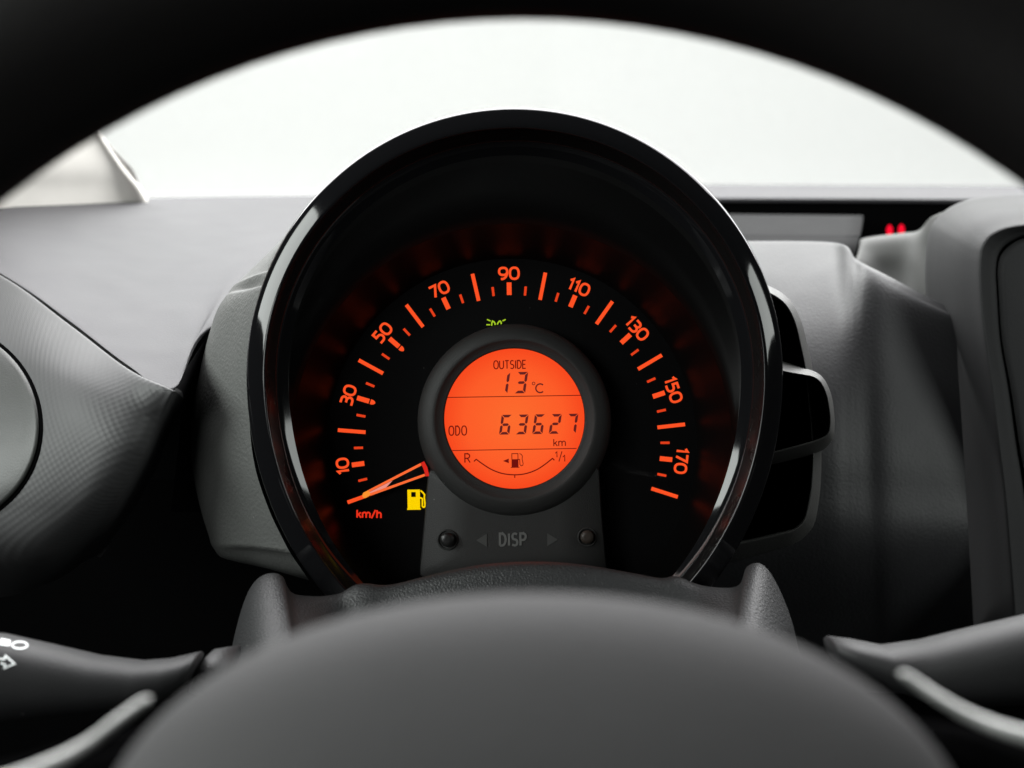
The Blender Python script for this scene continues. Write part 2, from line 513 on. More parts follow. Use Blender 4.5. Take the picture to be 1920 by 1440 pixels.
panel_rows = [
    [(-160, 436, 0.71), (0, 508, 0.632), (130, 598, 0.575), (240, 680, 0.540), (318, 718, 0.525), (338, 728, 0.53), (350, 740, 0.57)],
    [(-160, 446, 0.686), (0, 517, 0.606), (130, 608, 0.549), (240, 690, 0.514), (316, 726, 0.500), (334, 735, 0.507), (349, 747, 0.56)],
    [(-160, 460, 0.672), (0, 530, 0.594), (128, 618, 0.540), (236, 698, 0.507), (310, 733, 0.494), (328, 745, 0.504), (346, 760, 0.56)],
    [(-160, 620, 0.585), (0, 660, 0.542), (120, 710, 0.510), (225, 755, 0.497), (288, 780, 0.499), (306, 795, 0.512), (322, 805, 0.57)],
    [(-160, 800, 0.53), (0, 810, 0.513), (110, 825, 0.498), (200, 840, 0.491), (258, 850, 0.496), (278, 862, 0.515), (296, 874, 0.58)],
    [(-160, 950, 0.51), (0, 950, 0.503), (100, 950, 0.498), (165, 945, 0.497), (208, 940, 0.505), (232, 948, 0.525), (250, 955, 0.59)],
    [(-160, 1060, 0.52), (0, 1050, 0.515), (80, 1040, 0.515), (135, 1025, 0.525), (172, 1005, 0.53), (200, 1000, 0.545), (215, 1005, 0.60)],
    [(-160, 1130, 0.57), (0, 1120, 0.57), (75, 1100, 0.57), (120, 1080, 0.575), (155, 1055, 0.58), (175, 1045, 0.60), (190, 1045, 0.64)]]
grid('pad_side', [[(326, 725, 0.5015), (360, 674, 0.536), (396, 620, 0.568)], [(334, 742, 0.520), (364, 700, 0.552), (398, 650, 0.585)], [(338, 800, 0.560), (364, 790, 0.590), (398, 760, 0.620)], [(320, 960, 0.60), (360, 960, 0.62), (398, 960, 0.64)]],
     M['pad'], dash, nu=4, nv=4, thick=0.0)
panel_rows = [[(r[0][0] - 220, r[0][1] - 30 * (k < 3), r[0][2] + 0.03)] + r for k, r in enumerate(panel_rows)]
panel = grid('dimpled_panel', panel_rows, M['dimple'], dash, nu=44, nv=58, thick=0.0,
             relief=lambda u, v: 0.00008 * math.sin(2027.0 * u) * math.sin(2094.0 * v))

# round air vent set in the panel
def vent():
    bpy.context.view_layer.update()
    bvh = BVHTree.FromObject(panel, bpy.context.evaluated_depsgraph_get())
    off = world_loc(panel)
    def on(r, a, lift):
        px, py = -118 + r * math.cos(a), 800 + r * 0.99 * math.sin(a)
        ray = (P(px, py, 1.0) - CAM).normalized()
        h = bvh.ray_cast(CAM - off, ray)
        d = h[0] + off if h[0] is not None else P(px, py, 0.56)
        return d - ray * lift
    def ring(r, lift, n=120): return [on(r, 2 * PI * i / n, lift) for i in range(n)]
    v = loft('air_vent', [ring(191.5, -0.002), ring(191, 0.0008), ring(189, 0.0016), ring(182, 0.0020), ring(165, 0.0022), ring(130, 0.0024), ring(90, 0.0024), ring(45, 0.0024), ring(4, 0.0024)], M['vent'], dash, cap_end=True)
    loft('vent_seal', [ring(199, -0.001), ring(198, 0.0004), ring(195, 0.0006), ring(192, 0.0003), ring(191.4, -0.002)], M['black'], v)
vent()

cp_cols = [1180, 1400, 1480, 1555, 1588, 1603, 1625, 1665, 1742, 1795]
def cp(y0, dl_, dr_, slope=0.0, tops=None):
    row = []
    for k, x in enumerate(cp_cols):
        w = max(0.0, min(1.0, (x - 1540) / 100.0)); w = w * w * (3 - 2 * w)
        back = 0.006 * max(0, x - 1665) / 75.0
        row.append((x + (0.055 * max(0, y0 - 620) if x > 1700 else 0.03 * max(0, y0 - 620) * w), y0 + (tops[k] if tops else slope * max(0, x - 1600)), dl_ + (dr_ - dl_) * w + back))
    return row
grid('centre_pad', [
    cp(452, 0.706, 0.641, tops=[0, 0, 0, 2, 10, 32, 45, 65, 106, 132]),
    cp(462, 0.698, 0.635, tops=[0, 0, 0, 2, 10, 32, 45, 65, 106, 132]),
    cp(535, 0.660, 0.629, 0.35), cp(630, 0.628, 0.621, 0.25), cp(750, 0.608, 0.612, 0.12), cp(900, 0.598, 0.604, 0.05), cp(1060, 0.606, 0.608), cp(1300, 0.68, 0.68)],
    M['centre_pad'], dash, nu=6, nv=7, thick=0.0)
# far ledge, dark trough and an added strip imitating the dash's reflection in the windscreen
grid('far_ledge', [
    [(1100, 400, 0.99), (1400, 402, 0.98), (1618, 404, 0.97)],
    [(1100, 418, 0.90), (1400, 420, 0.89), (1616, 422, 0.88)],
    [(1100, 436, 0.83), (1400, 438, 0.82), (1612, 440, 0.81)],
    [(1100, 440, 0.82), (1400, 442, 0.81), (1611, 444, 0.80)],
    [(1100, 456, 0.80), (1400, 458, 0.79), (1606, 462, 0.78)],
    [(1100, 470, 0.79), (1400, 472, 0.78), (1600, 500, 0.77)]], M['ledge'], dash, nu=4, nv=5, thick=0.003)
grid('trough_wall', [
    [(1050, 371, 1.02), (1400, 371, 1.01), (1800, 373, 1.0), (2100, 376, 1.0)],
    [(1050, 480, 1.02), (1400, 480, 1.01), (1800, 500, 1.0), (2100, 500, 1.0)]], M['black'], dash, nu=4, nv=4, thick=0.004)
grid('reflection_strip', [
    [(1050, 346, 1.22), (1400, 346, 1.21), (1800, 348, 1.20), (2100, 350, 1.2)],
    [(1050, 358, 1.11), (1400, 358, 1.10), (1800, 360, 1.09), (2100, 363, 1.09)],
    [(1050, 367, 1.03), (1400, 367, 1.02), (1800, 369, 1.01), (2100, 372, 1.01)],
    [(1050, 372, 1.015), (1400, 372, 1.005), (1800, 374, 0.995), (2100, 377, 0.995)]], M['pad'], dash, nu=4, nv=5, thick=0.003)
# lower dashboard body, a solid block behind everything
def body():
    secs = []
    for y0, z0 in ((0.68, 0.40), (0.69, 0.84), (0.72, 0.880), (0.95, 0.90), (1.10, 0.905), (1.20, 0.88), (1.22, 0.40)):
        secs.append([Vector((x, y0 + 0.0 * x, z0)) for x in (-0.95, -0.5, -0.2, 0.2, 0.5, 0.95)])
    n = len(secs[0]); verts = [v for s in secs for v in s]; faces = []
    for k in range(len(secs) - 1):
        for i in range(n - 1):
            faces.append((k * n + i, k * n + i + 1, (k + 1) * n + i + 1, (k + 1) * n + i))
    m = len(secs)
    faces.append(tuple(k * n for k in range(m))); faces.append(tuple(k * n + n - 1 for k in range(m))[::-1])
    faces.append(tuple(range(n)) + tuple((m - 1) * n + i for i in reversed(range(n))))
    o = mesh('lower_body', verts, faces, M['black'], dash, smooth=False); fix_normals(o)
body()

# tray between dashboard and console
grid('tray_wall', [
    [(1612, 470, 0.80), (1612, 450, 0.80), (1640, 443, 0.80), (1690, 437, 0.80), (1722, 432, 0.79), (1745, 408, 0.76), (1775, 395, 0.74)],
    [(1608, 476, 0.78), (1615, 455, 0.785), (1642, 449, 0.785), (1690, 444, 0.785), (1722, 440, 0.775), (1748, 430, 0.75), (1775, 425, 0.73)],
    [(1605, 490, 0.755), (1618, 478, 0.77), (1645, 476, 0.775), (1690, 474, 0.775), (1722, 472, 0.765), (1750, 470, 0.745), (1775, 470, 0.72)],
    [(1605, 520, 0.73), (1620, 520, 0.75), (1648, 522, 0.765), (1690, 525, 0.765), (1722, 525, 0.755), (1750, 525, 0.735), (1775, 525, 0.71)],
    [(1605, 580, 0.70), (1620, 590, 0.72), (1648, 590, 0.74), (1690, 600, 0.745), (1722, 600, 0.74), (1750, 600, 0.72), (1775, 600, 0.70)]],
    M['tray'], dash, nu=5, nv=5, thick=0.003)

# ================================================================== CONSOLE at the right
con = thing('centre_console', P(1900, 1200, 0.62), 'grey rounded centre console with a recessed black screen edge', 'console')
S = [(2080, 360), (1990, 362), (1920, 365), (1852, 369), (1810, 376), (1779, 390), (1758, 408), (1744, 430), (1736, 475), (1735, 537), (1743, 620), (1755, 720), (1770, 830), (1785, 960), (1800, 1250)]
R_ = [(2080, 416), (1990, 418), (1940, 420), (1890, 427), (1860, 440), (1847, 454), (1841, 467), (1839, 480), (1838, 500), (1839, 540), (1846, 620), (1862, 735), (1873, 830), (1888, 960), (1910, 1250)]
Gv = [(2080, 437), (1990, 437), (1950, 438), (1915, 444), (1890, 456), (1877, 470), (1872, 483), (1870, 495), (1869, 515), (1871, 550), (1877, 640), (1893, 735), (1906, 830), (1925, 960), (1950, 1250)]
def mixp(A, B, t, d): return [(a[0] + (b[0] - a[0]) * t, a[1] + (b[1] - a[1]) * t, d) for a, b in zip(A, B)]
grid('console_surround', [
    [(x + 14, y + 10, 0.78) for x, y in S],
    mixp(S, R_, 0.0, 0.70), mixp(S, R_, 0.12, 0.672), mixp(S, R_, 0.5, 0.632), mixp(S, R_, 0.86, 0.612), mixp(S, R_, 0.96, 0.607), mixp(S, R_, 1.0, 0.606),
    mixp(R_, Gv, 0.1, 0.606), mixp(R_, Gv, 0.6, 0.610), mixp(R_, Gv, 0.97, 0.613), mixp(R_, Gv, 1.0, 0.622)],
    M['stack'], con, nu=6, nv=4, thick=0.0)
In = [(x + 11 if i > 3 else x + 5, y + (9 if i < 8 else 3)) for i, (x, y) in enumerate(Gv)]
grid('screen_gap', [mixp(Gv, Gv, 0, 0.618), [(x + 16, y + 12, 0.622) for x, y in Gv]], M['black'], con, nu=6, nv=2, thick=0.0)
grid('console_panel', [mixp(In, In, 0, 0.624), mixp(In, In, 0, 0.614), [(x + 2, y + 2, 0.6125) for x, y in In], [(x + 6, y + 5, 0.612) for x, y in In], [(2080, min(1100, y + 120), 0.614) for x, y in In]],
     M['stack'], con, nu=6, nv=3, thick=0.0)
# two red lamps glowing in the dark tray
for k, (x, y) in enumerate(((1668, 433), (1690, 432))):
    c = P(x, y, 0.90)
    rings = []
    for j in range(7):
        a = PI * j / 6
        rings.append([c + RIGHT * (0.0021 * math.sin(a) * math.cos(2 * PI * i / 16) + 1e-6 * math.cos(2 * PI * i / 16)) + FWD * (0.0021 * math.sin(a) * math.sin(2 * PI * i / 16) + 1e-6 * math.sin(2 * PI * i / 16)) + UP * (0.0042 * math.cos(a)) for i in range(16)])
    o = loft('warning_lamp', rings, M['led'], None, cap_start=True, cap_end=True)
    o['label'] = ('red glowing lamp in the dark tray, farther from the console' if k == 0 else 'red glowing lamp in the dark tray, next to the console')
    o['category'] = 'lamp'; o['group'] = 'pair of red lamps in the tray'

# ================================================================== INSTRUMENT CLUSTER
clu = thing('instrument_cluster', P(965, 1150, 0.53), 'round speedometer pod with gloss black bezel and orange lit display', 'instrument cluster')
CX, CY = 965.0, 702.0
NB = 160
def pod(a, bt, bb, d, n=NB, cx=CX, cy=CY):
    out = []
    for i in range(n):
        t = 2 * PI * i / n
        s = math.sin(t)
        out.append(P(cx + a * math.cos(t), cy - (bt if s > 0 else bb) * s, d))
    return out
bez = loft('bezel', [pod(482, 478, 560, 0.540), pod(501.5, 498.5, 583, 0.500), pod(503, 500.5, 585, 0.4945), pod(502.8, 500.3, 584.8, 0.4936), pod(501.8, 499.2, 583.5, 0.4928),
               pod(499.5, 497, 581, 0.4920), pod(493, 490, 574.5, 0.4910), pod(485, 481.5, 566, 0.4898), pod(477, 473, 557.5, 0.4888), pod(471.5, 467, 551.5, 0.4883), pod(468.5, 463.5, 548, 0.4882), pod(466.8, 461.5, 546, 0.4886), pod(466, 460.5, 545, 0.4895)], M['gloss'], clu)
inner = loft('inner_wall', [pod(465.8, 460.3, 544.8, 0.4896), pod(464, 458, 543, 0.4912), pod(456, 448, 538, 0.4955), pod(448, 439, 533.5, 0.4990)], M['inner'], clu)
loft('inner_chamfer', [pod(448, 439, 533.5, 0.4990), pod(446.5, 437.5, 533, 0.4994), pod(436, 426, 530, 0.5010), pod(424.5, 411, 527, 0.5027)], M['chamfer'], clu)
# pod back shell
loft('back_shell', [pod(486, 482, 560, 0.515), pod(480, 470, 560, 0.56), pod(455, 430, 540, 0.62), pod(400, 330, 500, 0.66)], M['housing'], clu, cap_end=True)

# dial well: wall around the dial
DX, DY = 959.5, 832.0
DD = 0.530
def pod_r(phi, a=425.5, bt=412, bb=528):
    # distance from the dial centre to the oval in direction phi (screen, y up)
    c, s = math.cos(phi), math.sin(phi)
    lo, hi = 0.0, 800.0
    for _ in range(40):
        m = (lo + hi) / 2
        x, y = DX + m * c - CX, CY - (DY - m * s)
        b = bt if y > 0 else bb
        if (x / a) ** 2 + (y / b) ** 2 < 1: lo = m
        else: hi = m
    return lo
def ring_phi(rf, d, n=NB): return [P(DX + rf(2 * PI * i / n) * math.cos(2 * PI * i / n), DY - rf(2 * PI * i / n) * math.sin(2 * PI * i / n), d) for i in range(n)]
rt = lambda p: min(414.0, pod_r(p) - 4)
rb = lambda p: min(347.0, rt(p) - 26)
loft('dial_wall', [ring_phi(pod_r, 0.5027), ring_phi(lambda p: (pod_r(p) + rt(p)) / 2, 0.5040), ring_phi(lambda p: rt(p), 0.5052), ring_phi(lambda p: rt(p) - 2, 0.5062),
                   ring_phi(lambda p: rb(p) + (rt(p) - rb(p)) * .5, 0.517), ring_phi(lambda p: rb(p), DD)], M['well'], clu)
o = slab('dial_face', [(DX + (rb(2 * PI * i / NB) + 3) * math.cos(2 * PI * i / NB), DY - (rb(2 * PI * i / NB) + 3) * math.sin(2 * PI * i / NB)) for i in range(NB)], DD, M['dial'], clu, thick=0.003)
dial = o
MK = DD - 0.00025       # print level on the dial

def theta(v): return math.radians((v - 90) * 1.208) - ROLL
for v in range(0, 181, 5):
    th = theta(v)
    if v % 20 == 0: r0, r1, w, m = 275, 327, 7.0, 'scale'
    elif v % 10 == 0: r0, r1, w, m = 279, 302.5, 9.0, 'scale'
    else: r0, r1, w, m = 279, 296, 4.6, 'minor'
    xf = place(DX, DY, th)
    q = [xf(-w / 2, r0), xf(w / 2, r0), xf(w / 2, r1), xf(-w / 2, r1)]
    slab('tick_mark', q, MK, M[m], dial, thick=0.0002)
    if v in (30, 50):
        pts = [xf(-4.6, 276.5), xf(4.6, 276.5), xf(4.6, 273.0), xf(3.6, 270.0), xf(1.6, 267.6), xf(0, 267), xf(-1.6, 267.6), xf(-3.6, 270.0), xf(-4.6, 273.0)]
        slab('speed_marker', pts, MK, M['scale'], dial, thick=0.0002)
for v in range(10, 171, 20):
    lay, w = text_quads(str(v), 21.0, 4.5, 0.22, 1.06)
    th = theta(v)
    print_mark('numeral', lay, MK, M['scale'], dial, place(DX + 319.5 * math.sin(th), DY - 319.5 * math.cos(th), th, w / 2, 10.5))
lay, w = text_quads('km/h', 14.5, 3.1, 0.17, 1.02)
print_mark('unit_lettering', lay, MK, M['unit'], dial, place(669.5, 970.5, math.radians(1)))

# fuel warning light
f = place(763.5, 956, -ROLL)
pump = [ribbon([(3.2, 4), (3.2, 35.5), (22, 35.5), (22, 4)], 4.6, False), [((1.5, 4), (23.5, 4), (23.5, 24), (1.5, 24))], [((0, 0), (25.5, 0), (25.5, 3), (0, 3))], [((1.5, 3), (23.8, 3), (23.8, 4.2), (1.5, 4.2))],
        [((1.5, 24), (8, 24), (8, 36), (1.5, 36))], [((16.5, 24), (23.8, 24), (23.8, 36), (16.5, 36))],
        ribbon([(23.5, 22), (26, 22)] + arc(26.5, 18.5, 2.4, 3.2, 90, 0, 5) + [(28.6, 10)] + arc(31, 7.5, 2.4, 3.0, 180, 360, 8) + [(33.6, 10), (32.4, 22), (33, 28), (29.5, 32.5), (25.5, 35.8)], 3.0)]
print_mark('fuel_warning_light', pump, MK, M['fuel'], dial, f, label='yellow lit fuel pump symbol')
# green side-light symbol
gq = lambda x, y: (900 + x / 32.0, 590 + y / 32.0)
gl = [ribbon([(420, 290), (640, 380)], 72), ribbon([(380, 605), (610, 605)], 72),
      ribbon([(700, 660), (712, 480), (750, 385), (850, 440), (910, 540), (900, 620)], 82),
      ribbon([(1040, 590), (1075, 500), (1150, 400), (1210, 385), (1265, 450), (1270, 570)], 82), ribbon([(1345, 375), (1540, 290)], 72)]
print_mark('side_light_symbol', gl, MK, M['green'], dial, gq, label='green lit side light symbol')

# raised panel with the display
dl = 0.5212
pan = [(803, 880), (1123, 872), (1128, 960), (1140, 1085), (1100, 1092), (960, 1096), (820, 1096), (786, 1080), (797, 960)]
pan = resample(round_poly(pan, 10), 120)
pc = (963, 990)
def shrink(pts, k, d): return [P(pc[0] + (x - pc[0]) * k, pc[1] + (y - pc[1]) * k, d) for x, y in pts]
pnl = loft('display_panel', [shrink(pan, 1.0, 0.5305), shrink(pan, 1.0, 0.5232), shrink(pan, 0.996, 0.5218), shrink(pan, 0.985, dl), shrink(pan, 0.5, dl), shrink(pan, 0.02, dl)], M['panel'], clu, cap_end=True)
LX, LY = 964.5, 785.0
def circ(r, d, n=128, cx=LX, cy=LY): return [P(cx + r * math.cos(2 * PI * i / n), cy - r * math.sin(2 * PI * i / n), d) for i in range(n)]
RY = 789.0
loft('display_ring', [circ(181, 0.5300, cy=RY), circ(181.5, 0.5245, cy=RY), circ(180.5, 0.5225, cy=RY), circ(178, 0.5212, cy=RY), circ(172, 0.5198, cy=788.5), circ(164, 0.5187, cy=788), circ(156, 0.5181, cy=787.4), circ(151, 0.51795, cy=787), circ(148, 0.5182, cy=786.5), circ(146, 0.5186, cy=786.2), circ(135, 0.5190, cy=785.4), circ(132.2, 0.5191, cy=785), circ(131.6, 0.5205)], M['panel'], clu)
lcd = slab('display', disc(LX, LY, 131.4, 96), 0.5195, M['lcd'], clu, thick=0.001, label='round orange backlit display')
LD = 0.5193

SEG = {'0': 'abcdef', '1': 'bc', '2': 'abged', '3': 'abgcd', '6': 'afgedc', '7': 'abc'}
def seven(ch, x, y, w, h, sw, slant=0.16):
    """x,y lower left; list of polygons (y up)"""
    g = 0.9; k = sw / 2
    H = h / 2
    def horiz(yy, x0=0.0, x1=w, kind=0):
        if kind == 1:   # top
            return [(x0 + g, yy), (x1 - g, yy), (x1 - sw - g, yy - sw), (x0 + sw + g, yy - sw)]
        if kind == -1:
            return [(x0 + sw + g, yy + sw), (x1 - sw - g, yy + sw), (x1 - g, yy), (x0 + g, yy)]
        return [(x0 + k + g, yy), (x0 + sw + g, yy + k), (x1 - sw - g, yy + k), (x1 - k - g, yy), (x1 - sw - g, yy - k), (x0 + sw + g, yy - k)]
    def vert(xo, y0, y1, side, upper):
        xi = xo + sw * side
        if upper: return [(xo, y1 - g), (xi, y1 - sw - g), (xi, y0 + k + g), (xo + k * side, y0 + g), (xo, y0 + k + g)]
        return [(xo, y0 + g), (xi, y0 + sw + g), (xi, y1 - k - g), (xo + k * side, y1 - g), (xo, y1 - k - g)]
    segs = {'a': horiz(h, kind=1), 'd': horiz(0, kind=-1), 'g': horiz(H), 'f': vert(0, H, h, 1, True), 'b': vert(w, H, h, -1, True), 'e': vert(0, 0, H, 1, False), 'c': vert(w, 0, H, -1, False)}
    return [[(x + px + slant * py, y + py) for px, py in segs[s]] for s in SEG[ch]]

def digit(ch, px, py, w, h, sw):
    f = place(px, py, -ROLL)
    verts, faces = [], []
    for poly in seven(ch, 0, 0, w, h, sw):
        b = len(verts); n = len(poly)
        verts += [P(*f(x, y), LD) for x, y in poly]
        faces.append(tuple(range(b, b + n)))
    o = mesh('digit', verts, faces, M['lcd_ink'], lcd, smooth=False); fix_normals(o)
def lcd_text(name, txt, x, y, h, sw, gap, ws, mat='lcd_thin'):
    lay, w = text_quads(txt, h, sw, gap, ws)
    print_mark(name, lay, LD, M[mat], lcd, place(x, y, -ROLL))
for k, ch in enumerate('63627'):
    digit(ch, 935.5 + 31.1 * k, 815.0 - 0.5 * k, 19.4, 37.0, 4.9)
digit('1', 931.0, 738.2, 20.2, 40.0, 5.0)
digit('3', 964.5, 737.6, 20.2, 40.0, 5.0)
lcd_text('outside_lettering', 'OUTSIDE', 926, 691.6, 15.0, 2.1, 0.17, 0.84)
lcd_text('odometer_lettering', 'ODO', 842, 816.2, 17.0, 2.2, 0.20, 0.80)
lcd_text('distance_unit', 'km', 1038.5, 836.5, 13.2, 1.9, 0.18, 1.0)
lcd_text('reserve_letter', 'R', 871.5, 867.4, 16.6, 2.2, 0.14, 1.0)
lay = [ribbon([(0, 15.5), (3, 18.5), (3, 8)], 1.8), ribbon([(6.5, 0), (12.5, 19)], 1.7), ribbon([(14, 8.5), (17.5, 11.5), (17.5, 0)], 1.8)]
print_mark('full_mark', lay, LD, M['lcd_thin'], lcd, place(1041.5, 865.5, -ROLL))
lay = [ribbon(arc(0, 0, 2.6, 2.6, 0, 360, 12)[:-1], 1.3, True)]
print_mark('degree_sign', lay, LD, M['lcd_ink'], lcd, place(1000.5, 719, 0))
lay = [ribbon(arc(8, 8.5, 8.2, 8.2, 48, 312, 16), 2.6)]
print_mark('celsius_letter', lay, LD, M['lcd_ink'], lcd, place(1005, 736.6, -ROLL))
for (x0, y0, x1, y1) in ((839, 745.2, 1089.5, 741.2), (848, 844.8, 1081, 840.8)):
    print_mark('divider_line', [ribbon([(x0, -y0), (x1, -y1)], 1.5)], LD + 0.00002, M['lcd_thin'], lcd, lambda x, y: (x, -y))
ga = [(889, -864.5), (892.6, -861.0), (895.8, -863.6)]
arcp = spline([(893, -861.2), (905, -870), (922, -880.5), (942, -887.8), (965, -890.3), (986, -888), (1006, -880.8), (1022, -870.5), (1036, -859.4)], 5)
lay = [ribbon(arcp, 2.2), ribbon([(888.6, -865.2), (893.2, -860.8)], 2.2), ribbon([(1035.5, -859.0), (1039.6, -863.0)], 2.2), ribbon([(965.2, -890), (965.2, -896)], 2.0)]
print_mark('fuel_gauge_arc', lay, LD, M['lcd_thin'], lcd, lambda x, y: (x, -y))
pumpl = [[((2.2, 1), (15, 1), (15, 16), (2.2, 16))], [((0.6, 0), (16.8, 0), (16.8, 1.4), (0.6, 1.4))], ribbon([(2.9, 16), (2.9, 26.5), (14.3, 26.5), (14.3, 16)], 1.5),
         ribbon([(15, 15.5), (17.5, 15.5), (17.8, 6), (20, 3.4), (23.2, 4.5), (23.8, 8), (22, 16), (22.6, 22), (20.5, 25), (17.2, 26.5)], 1.4)]
print_mark('fuel_pump_symbol', pumpl, LD, M['lcd_thin'], lcd, place(957.2, 877.2, -ROLL))
print_mark('fuel_side_arrow', [[((0, 0), (11, -4.4), (11, 4.4), (11, 4.3))]], LD, M['lcd_thin'], lcd, place(943, 864.3, -ROLL))

# display panel: embossed lettering, arrows, buttons
EM = dl - 0.00018
def emboss(name, layers, xf, mat='emboss'):
    """raised strokes with real height"""
    verts, faces = [], []
    for k, quads in enumerate(layers):
        top = dl - 0.00030 - 0.00001 * k
        for q in quads:
            b = len(verts)
            pts = [xf(v[0], v[1]) for v in q]
            verts += [P(*p, top) for p in pts] + [P(*p, dl + 0.0002) for p in pts]
            faces += [(b, b + 1, b + 2, b + 3), (b, b + 4, b + 5, b + 1), (b + 2, b + 6, b + 7, b + 3), (b + 1, b + 5, b + 6, b + 2), (b + 3, b + 7, b + 4, b)]
    o = mesh(name, verts, faces, M[mat], pnl, smooth=False); fix_normals(o)
    return o
lay, w = text_quads('DISP', 22.5, 4.2, 0.22, 0.86)
emboss('panel_lettering', lay, place(937, 1023, -ROLL * 0.5))
emboss('arrow_mark', [[((0, 0), (20, -12.5), (20, 12.5), (20, 12.4))]], place(893, 1013, 0), 'arrow')
emboss('arrow_mark', [[((20, 0), (0, 12.5), (0, -12.5), (0, -12.4))]], place(1026, 1012, 0), 'arrow')
for (x, y, r, m) in ((839, 1012, 17, 'button'), (1101, 1007, 16, 'button_brown')):
    b = loft('button_collar', [circ(r + 3, dl + .0004, 40, x, y), circ(r + 2.5, dl - .0006, 40, x, y), circ(r + 1, dl - .0009, 40, x, y), circ(r - 1, dl - .0005, 40, x, y), circ(r - 2, dl + .0008, 40, x, y)], M['panel'], pnl)
    loft('button', [circ(r - 3.2, dl + .001, 40, x, y), circ(r - 3.2, dl - .0022, 40, x, y), circ(r - 4.4, dl - .0030, 40, x, y), circ(r * .3, dl - .0031, 40, x, y)], M[m], pnl, cap_end=True)

# needle: clear pointer lit from its root
nd = 0.5215
ndl = slab('needle', [(681, 926), (690, 919.5), (789, 868), (799, 884), (802, 893), (694, 930.5), (684, 934)], nd, M['dial'], clu, thick=0.0012, label='orange lit pointer with clear pale middle')
slab('needle_tip', [(679, 929), (681, 924), (690, 919.4), (693.5, 922), (694.5, 928.5), (685, 934.2), (680.5, 933)], nd - 0.0001, M['needle_tip'], ndl, thick=0.0006)
slab('needle_edge', [(690, 919.2), (788.5, 868.2), (790.4, 872.8), (692.5, 922.6)], nd - 0.0001, M['needle_bar'], ndl, thick=0.0006)
slab('needle_edge', [(694, 925.0), (796, 888.2), (797.4, 892.6), (694.6, 929.6)], nd - 0.0001, M['needle_bar'], ndl, thick=0.0006)
slab('needle_core', [(693, 922.8), (736, 901), (724, 914), (694.2, 924.8)], nd - 0.0001, M['needle_pale'], ndl, thick=0.0006)
slab('needle_root', [(789, 868), (795, 865), (801, 876), (805, 893), (798, 893), (796.5, 887), (793.5, 878)], nd - 0.0001, M['needle_red'], ndl, thick=0.0006)

# clear lens
loft('lens', [ring_phi(lambda p: pod_r(p) - 1.5, 0.5030), ring_phi(lambda p: pod_r(p) * .6, 0.5026), ring_phi(lambda p: 6.0, 0.5024)], M['lens'], clu, cap_end=True)

# grey side housing at the left of the bezel
hous_rows = [
    [(545, 440, .512), (535, 445, .53), (526, 452, .575), (530, 470, .64)],
    [(512, 503, .512), (480, 512, .53), (450, 526, .572), (470, 540, .64)],
    [(506, 508, .510), (470, 520, .528), (436, 538, .566), (450, 560, .64)],
    [(499, 533, .507), (468, 541, .526), (427, 551, .560), (440, 580, .64)],
    [(496, 540, .506), (462, 548, .522), (420, 560, .556), (436, 590, .64)],
    [(482, 600, .504), (445, 598, .520), (402, 594, .552), (420, 620, .64)],
    [(470, 690, .503), (425, 690, .518), (376, 690, .548), (392, 700, .64)],
    [(468, 790, .503), (415, 790, .517), (359, 790, .545), (378, 790, .64)],
    [(478, 875, .503), (420, 878, .517), (362, 882, .545), (382, 880, .64)],
    [(504, 955, .503), (440, 955, .517), (376, 952, .545), (396, 950, .64)],
    [(534, 1018, .503), (462, 1012, .516), (393, 1006, .545), (410, 1000, .64)],
    [(543, 1034, .503), (470, 1025, .516), (397, 1020, .545), (414, 1012, .64)],
    [(549, 1044, .506), (475, 1034, .521), (402, 1029, .547), (420, 1020, .64)],
    [(574, 1080, .517), (490, 1060, .531), (412, 1043, .555), (430, 1034, .64)],
    [(580, 1088, .545), (500, 1066, .555), (424, 1048, .580), (440, 1040, .64)]]
grid('side_housing', hous_rows, M['housing'], clu, nu=8, nv=5, thick=0.0)

# open frame at the right, and the bracket in front of it
def cup(name, outer, inner, df, db, mat, n=140, flare=0.0):
    o_, i_ = resample(outer, n), resample(inner, n)
    mid = [((a[0] + b[0]) / 2, (a[1] + b[1]) / 2) for a, b in zip(o_, i_)]
    R = lambda pts, d: [P(x, y, d) for x, y in pts]
    lerp = lambda A, B, t: [(a[0] + (b[0] - a[0]) * t, a[1] + (b[1] - a[1]) * t) for a, b in zip(A, B)]
    cxm = sum(x for x, y in i_) / n; cym = sum(y for x, y in i_) / n
    sh = lambda pts, k: [(cxm + (x - cxm) * k, cym + (y - cym) * k) for x, y in pts]
    w = loft(name, [R(sh(o_, 0.97), db), R(o_, df + (db - df) * .6), R(o_, df + .016), R(lerp(o_, i_, .12), df + .0125), R(lerp(o_, i_, .5), df + .0065), R(lerp(o_, i_, .86), df + .0012), R(lerp(o_, i_, .95), df + .0002), R(i_, df + .0002), R(sh(i_, .985), df + .003), R(sh(i_, .96), df + (db - df) * .6)], mat, clu)
    loft(name + '_inside', [R(sh(i_, .985), df + .0031), R(sh(i_, .95), df + (db - df) * .7), R(sh(i_, .5), df + (db - df) * .72), R(sh(i_, .02), df + (db - df) * .72)], M['black'], w, cap_end=True)
    return w
cup('side_frame',
    round_poly([(1360, 520), (1432, 530), (1480, 556), (1503, 600), (1524, 690), (1541, 850), (1538, 925), (1527, 990), (1494, 1020), (1380, 1053), (1340, 1060)], 26),
    round_poly([(1360, 535), (1436, 544), (1474, 568), (1492, 604), (1511, 690), (1526, 850), (1521, 925), (1509, 978), (1490, 994), (1400, 1016), (1340, 1024)], 24), 0.530, 0.60, M['frame'])
